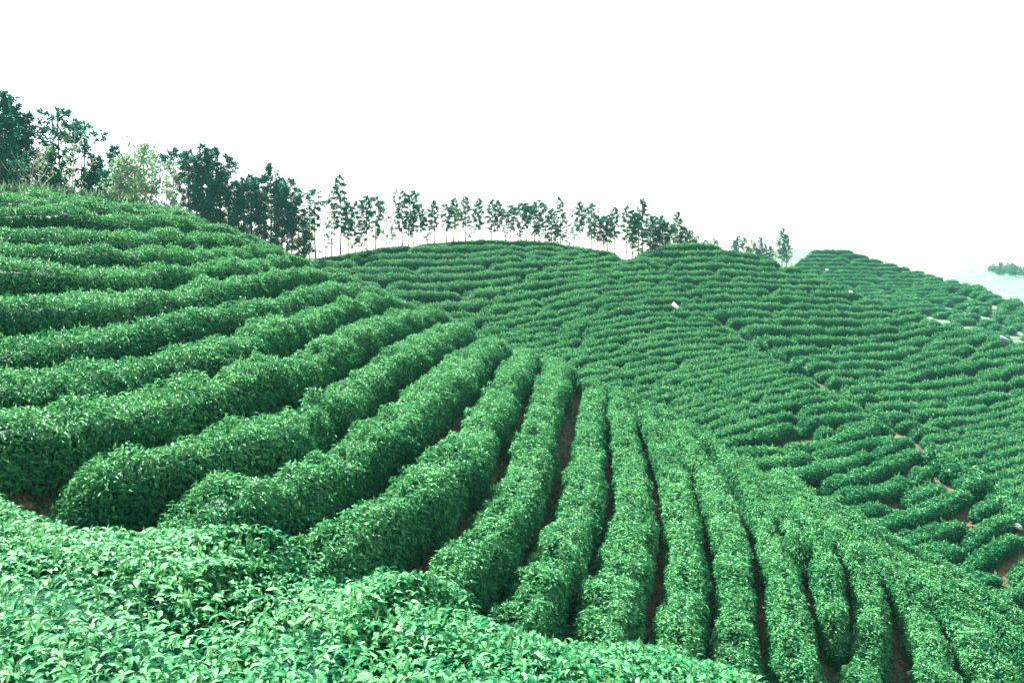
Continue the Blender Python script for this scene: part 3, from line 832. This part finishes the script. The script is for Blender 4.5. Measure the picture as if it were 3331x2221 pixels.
PROTO = {
    'slim': [conifer_proto(6, z, r, 76, 46, slimshape, 0.17, 16) for z, r in ((2.0, .72), (2.4, .66), (1.7, .76), (2.7, .7))],
    'top': [conifer_proto(6, z, r, 80, 52, topshape, 0.17, 20) for z, r in ((2.2, .90), (1.9, .98), (2.6, .84))],
    'sparse': [conifer_proto(6, z, r, 54, 34, slimshape, 0.16, 22, 0.05) for z, r in ((1.6, .68), (1.3, .62))],
    'dense': [conifer_proto(6, z, r, 110, 46, slimshape, 0.18, 14, 0.075) for z, r in ((1.0, .95), (0.7, 1.05), (1.4, .85))],
    'wide': [conifer_proto(6, z, r, 140, 60, coneshape, 0.18, 8, 0.09) for z, r in ((0.5, 1.6), (0.4, 1.35))],
    'layered': [conifer_proto(6, 2.6, 1.0, 36, 36, topshape, 0.24, 16, 0.07), conifer_proto(6, 3.0, 0.9, 32, 38, topshape, 0.24, 12, 0.07)],
    'pale': [bare_proto(6, 1.3, 26, 8, 0.17), bare_proto(6, 1.1, 30, 10, 0.17)],
    'bare': [bare_proto(6, 1.5, 20, 2, 0.14), bare_proto(6, 1.2, 16, 2, 0.14)],
    'low': [conifer_proto(3, 0.2, 1.0, 60, 15, coneshape, 0.26, 4, 0.05)],
}
for kind, lst in PROTO.items():
    for tr, brm, cr, h in lst:
        tr.materials.append(M_palebark if kind in ('pale', 'bare') else M_bark)
        brm.materials.append(M_palebark if kind in ('pale', 'bare') else M_bark)
        cr.materials.append(M_paleleaf if kind in ('pale', 'bare') else M_needle)
NAMES = {'pale': 'broadleaf_tree', 'bare': 'broadleaf_tree'}
tree_n = [0]
def tree(u, vtop, kind, label, group, Y=None, back=None, wide=1.0, hill=None):
    a = float(ray(u, 800)[0])
    hl = hill or B
    if Y is None:
        ys = np.interp(a, AG, hl.ysil)
        Y = ys + (rng.uniform(0.3, 3.0) if back is None else back)
    x = a * Y
    z = float(ground(x, Y))
    top = float(ray(u, vtop)[1]) * Y + CAMZ
    lst = PROTO[kind]; tr, brm, cr, h0 = lst[tree_n[0] % len(lst)]
    tree_n[0] += 1
    sc = max(0.5, (top - z)) / h0
    root = bpy.data.objects.new(NAMES.get(kind, 'conifer_tree'), None)
    C.collection.objects.link(root)
    root.location = (x, Y, z - 0.02)
    ww = min(max(sc, 0.75), 1.35) * wide
    root.scale = (ww, ww, sc); root.rotation_euler = (rng.normal(0, 0.012), rng.normal(0, 0.012), rng.uniform(0, 6.28))
    tag(root, label, 'tree', group)
    for nm, me in (('trunk', tr), ('branches', brm), ('crown', cr)):
        o = bpy.data.objects.new(nm, me); C.collection.objects.link(o); o.parent = root
    return root
DESC = {'slim': 'slim dark conifer with bare lower trunk', 'top': 'conifer with bushy top over a thin bare trunk', 'sparse': 'thin conifer with sparse see-through crown', 'dense': 'dense dark conifer leafy almost to the ground',
        'wide': 'broad dark conifer with spreading crown', 'layered': 'conifer with separate spreading tiers of branches', 'pale': 'pale green broadleaf tree with thin young leaves', 'bare': 'nearly bare pale tree with forked twigs', 'low': 'low dark bushy conifer'}
def stand(lst, where, group, **kw):
    seen = {}
    for t_ in sorted(lst, key=lambda q: q[0]):
        u, v, kind = t_[:3]
        i = seen.get(kind, 0); seen[kind] = i + 1
        tree(u, v, kind, f'{DESC[kind]}, {ORD[i]} from left {where}', group, **{**kw, **(t_[3] if len(t_) > 3 else {})})
LEFT = [(15, 300, 'wide', dict(Y=46)), (48, 318, 'wide', dict(Y=50)), (-40, 330, 'wide', dict(Y=47)), (95, 372, 'dense', dict(Y=50, wide=1.3)), (165, 490, 'wide', dict(Y=48)), (214, 352, 'layered', dict(Y=50)), (279, 396, 'layered', dict(Y=52)),
        (247, 415, 'bare', dict(Y=46)), (134, 480, 'bare', dict(Y=44)), (100, 505, 'bare', dict(Y=45)), (325, 512, 'wide', dict(Y=52)), (367, 478, 'wide', dict(Y=53)), (398, 495, 'pale', dict(Y=46)), (452, 462, 'pale', dict(Y=46, wide=1.2)), (475, 480, 'pale', dict(Y=48)),
        (501, 486, 'pale', dict(Y=49)), (430, 520, 'dense', dict(Y=55)), (195, 560, 'low', dict(Y=52)), (300, 560, 'low', dict(Y=52)), (345, 560, 'low', dict(Y=50)), (538, 560, 'pale', dict(Y=50))]
stand(LEFT, 'behind the near crest', 'trees behind the near crest')
MID = [(563, 485, 'top'), (590, 560, 'bare'), (620, 490, 'top'), (645, 560, 'slim'), (666, 473, 'dense'), (700, 483, 'dense'), (742, 503, 'dense'), (720, 560, 'slim'), (770, 590, 'top'), (788, 578, 'dense'), (823, 570, 'dense'), (849, 580, 'top'),
       (879, 534, 'dense'), (913, 580, 'dense'), (947, 583, 'top'), (930, 610, 'slim'), (895, 640, 'bare'), (972, 640, 'dense'), (600, 640, 'sparse'), (680, 650, 'sparse'), (760, 660, 'sparse'), (840, 660, 'sparse'), (805, 690, 'bare'), (900, 680, 'sparse'),
       (960, 690, 'bare'), (630, 700, 'bare'), (990, 720, 'low')]
stand(MID, 'in the thick stand', 'trees of the thick stand', )
LINE = [(1004, 630, 'sparse'), (1027, 619, 'layered'), (1055, 700, 'bare'), (1078, 626, 'sparse'), (1106, 572, 'slim', dict(back=0.2)), (1132, 658, 'slim'), (1157, 655, 'slim'), (1176, 666, 'sparse'), (1195, 638, 'top'), (1221, 640, 'top'), (1255, 680, 'pale'),
        (1285, 619, 'sparse'), (1310, 621, 'slim'), (1330, 690, 'slim'), (1344, 621, 'top'), (1363, 663, 'slim'), (1390, 680, 'sparse'), (1414, 652, 'slim'), (1453, 664, 'top'), (1472, 645, 'slim'), (1496, 667, 'bare'), (1514, 639, 'slim'), (1533, 694, 'sparse'),
        (1559, 646, 'slim'), (1597, 650, 'slim'), (1620, 652, 'slim'), (1644, 684, 'sparse'), (1662, 668, 'top'), (1694, 660, 'top'), (1715, 660, 'top'), (1740, 665, 'slim'), (1755, 650, 'top'), (1774, 668, 'sparse'), (1793, 679, 'dense'),
        (1822, 641, 'slim'), (1845, 713, 'sparse'), (1866, 683, 'sparse'), (1883, 656, 'slim'), (1904, 720, 'bare'), (1923, 662, 'top'), (1942, 702, 'slim'), (1962, 702, 'slim'), (1977, 698, 'slim'), (2002, 675, 'slim')]
stand(LINE, 'along the middle crest', 'slender trees along the middle crest')
END = [(2036, 671, 'slim'), (2057, 683, 'slim'), (2076, 694, 'dense'), (2092, 648, 'slim'), (2117, 703, 'dense'), (2134, 702, 'dense'), (2155, 702, 'dense'), (2174, 722, 'top'), (2189, 730, 'pale'), (2205, 690, 'dense'), (2228, 738, 'wide'), (2247, 749, 'low'), (2266, 768, 'low'), (2295, 780, 'low'), (2325, 776, 'low')]
stand(END, 'in the end clump', 'trees at the right end of the crest', hill=Ch)
FAR = [(2388, 782, 'wide'), (2400, 768, 'dense'), (2421, 772, 'dense'), (2442, 778, 'pale'), (2455, 790, 'wide'), (2474, 772, 'dense'), (2490, 795, 'wide'), (2505, 800, 'wide'), (2520, 765, 'pale'), (2500, 760, 'bare'), (2545, 743, 'dense'), (2560, 765, 'dense'), (2470, 810, 'wide'), (2435, 805, 'wide'), (2575, 790, 'bare')]
stand(FAR, 'by the pale hillock', 'hazy trees beside the pale hillock', Y=150)
WOOD = [(3225 + 9 * i + rng.uniform(-3, 3), 858 + 6 * rng.uniform(-1, 1) + 0.25 * max(0, i - 6) * 3, ['wide', 'dense', 'wide', 'wide'][i % 4], dict(Y=255 - 3 * (i % 5))) for i in range(19)]
stand(WOOD, 'on the farthest hill', 'trees on the farthest hill')

# ------------------------------------------------------------------ small things
a_, Y_ = ray(50, 600)[0], 41.0
hedge(np.array([[-0.62 * Y_, Y_ - 1], [-0.585 * Y_, Y_], [-0.545 * Y_, Y_ + 1]]), 3.0, 2.6, 0.16, 260, 'dark rounded shrub standing behind the near crest under the tallest trees', 'shrub', shoots=0)
def board(u, v, hill, size, tilt, roll, label, dark=False):
    a, Y = hill.depth(u, v); a = float(a); Y = float(Y) - 0.4
    x = a * Y; z0 = float(ground(x, Y)); zc = float(ray(u, v)[1]) * Y + CAMZ
    root = bpy.data.objects.new('insect_trap', None); C.collection.objects.link(root); root.location = (x, Y, z0)
    tag(root, label, 'insect trap', 'insect trap boards among the tea hedges')
    h = max(zc - z0, 0.9)
    v_, q_ = tube(np.array([[0, 0, -0.2], [0, 0, h * 0.5], [0, 0, h]]), [0.03, 0.03, 0.025], 6)
    link('stake', make_mesh('stake', v_, [q_]), M_bark, root)
    def slab(nm, w_, t_, d_, off, mat):
        c = np.array([[sx_ * w_ / 2, sy_ * d_ / 2, sz_ * t_ / 2] for sx_ in (-1, 1) for sy_ in (-1, 1) for sz_ in (-1, 1)]) + np.array(off)
        f = np.array([[0, 1, 3, 2], [4, 6, 7, 5], [0, 4, 5, 1], [2, 3, 7, 6], [0, 2, 6, 4], [1, 5, 7, 3]])
        o = link(nm, make_mesh(nm, c, [f]), mat, root)
        o.location = (0, 0, h); o.rotation_euler = (R(tilt), R(roll), 0)
        return o
    slab('board', size, 0.04, size * 0.5, (0, 0, 0), M_panel if dark else M_white)
    slab('edge_strip', size, 0.05, 0.05, (0, size * 0.25 + 0.03, 0), M_white if dark else M_red)
board(1551, 711, B, 0.0, 0, 0, '') if False else None
board(2197, 1007, B, 0.45, 62, 38, 'white tilted board on a stake among hedges of the middle hill')
board(2413, 824, Ch, 0.5, 62, 30, 'white tilted board with red edge near the top of the right-hand hill')
board(2768, 957, Ch, 0.28, 60, 10, 'small white board on the right shoulder of the right-hand hill')
board(3268, 1115, Ch, 0.62, 50, 24, 'dark panel with white edge at the far right of the right-hand hill', True)
board(2690, 880, Dh, 0.42, 60, 0, 'tiny white board on the upper left part of the far terraced hill')
board(3101, 908, Dh, 0.45, 60, 20, 'tiny white board on the skyline of the far terraced hill')
def rock(u, v, hill, s, label):
    a, Y = hill.depth(u, v); a = float(a); Y = float(Y); x = a * Y
    n_ = 14; th = np.linspace(0, math.pi, 8); ph = np.linspace(0, 2 * math.pi, n_, endpoint=False)
    T_, P_ = np.meshgrid(th, ph, indexing='ij')
    r = 1 + 0.22 * noise2(P_ * 1.3 + u, T_ * 1.7, 5) + 0.1 * noise2(P_ * 3 + v, T_ * 4, 6)
    V = np.stack([np.sin(T_) * np.cos(P_) * r * s[0], np.sin(T_) * np.sin(P_) * r * s[1], np.cos(T_) * r * s[2]], -1).reshape(-1, 3)
    idx = np.arange(8 * n_).reshape(8, n_); nx = np.roll(idx, -1, 1)
    Q = np.stack([idx[:-1], idx[1:], nx[1:], nx[:-1]], -1).reshape(-1, 4)
    o = link('rock', make_mesh('rock', V, [Q], None, False), M_stone)
    o.location = (x, Y, float(ground(x, Y)) + s[2] * 0.3); o.rotation_euler = (0.2, 0.3, u)
    tag(o, label, 'rock')
rock(3318, 1652, B, (0.55, 0.25, 0.09), 'long pale rock slab beside the fold at the right edge')
rock(3298, 1880, B, (0.25, 0.2, 0.14), 'pale rounded rock on bare soil between the lowest broken hedges')
rock(2962, 2073, A, (0.09, 0.07, 0.05), 'small cream rock lying in the furrow beside the lower right hedges')

def blades(name, X, Y, L, W, mat, spread, label=None, flat=0.0):
    n = len(X)
    P = np.stack([X, Y, ground(X, Y)], 1)
    D = unit(np.array([0, 0, 1.0 - flat]) + rvec(n) * spread)
    N = unit(np.cross(D, rvec(n)))
    V, F, k = leaves4(P, D, N, L, W, 0.3)
    o = link(name, make_mesh(name, V, [F], np.repeat(rng.uniform(0, 1, n), 4)), mat)
    tag(o, label, None, None, 'stuff')
# pale dry grass on the crest at the left
n = 5200
uu = rng.uniform(-150, 560, n)
aa = ray(uu, 640)[0]; ys = np.interp(aa, AG, A.ysil) + rng.uniform(0.2, 2.2, n)
blades('dry_grass', aa * ys, ys, rng.uniform(0.5, 1.05, n), rng.uniform(0.02, 0.05, n), M_paleleaf, 0.45, 'pale dry grass fringing the near crest')
# weeds and leaf litter in the furrows of the near slope
n = 60000
uu = rng.uniform(0, 3331, n); yy = rng.uniform(8.5, 27, n)
aa = ray(uu, 1500)[0]
blades('weeds', aa * yy, yy, rng.uniform(0.04, 0.13, n), rng.uniform(0.012, 0.03, n), M_leaf, 0.9, 'low green weeds in the furrows between hedges', 0.4)
n = 60000
uu = rng.uniform(0, 3331, n); yy = rng.uniform(8.5, 27, n)
aa = ray(uu, 1500)[0]
blades('leaf_litter', aa * yy, yy + 0, rng.uniform(0.04, 0.10, n), rng.uniform(0.015, 0.03, n), M_litter, 3.0, 'dry fallen leaves in the furrows between hedges', 0.7)

# ------------------------------------------------------------------ haze: one closed box of thin pale air
def haze_box(x0, x1, y0, y1, z0, z1):
    c = np.array([[x, y, z] for x in (x0, x1) for y in (y0, y1) for z in (z0, z1)])
    f = np.array([[0, 1, 3, 2], [4, 6, 7, 5], [0, 4, 5, 1], [2, 3, 7, 6], [0, 2, 6, 4], [1, 5, 7, 3]])
    m = bpy.data.materials.new('haze'); m.use_nodes = True
    t = m.node_tree; t.nodes.clear()
    pv = t.nodes.new('ShaderNodeVolumePrincipled')
    pv.inputs['Color'].default_value = (0.30, 0.80, 0.70, 1)
    pv.inputs['Density'].default_value = 0.00035
    pv.inputs['Anisotropy'].default_value = 0.0
    o = t.nodes.new('ShaderNodeOutputMaterial')
    t.links.new(pv.outputs[0], o.inputs['Volume'])
    tag(link('haze', make_mesh('haze', c, [f]), m), None, None, None, 'stuff')
haze_box(-1300, 1300, -90, 1020, -14, CAMZ + 16)
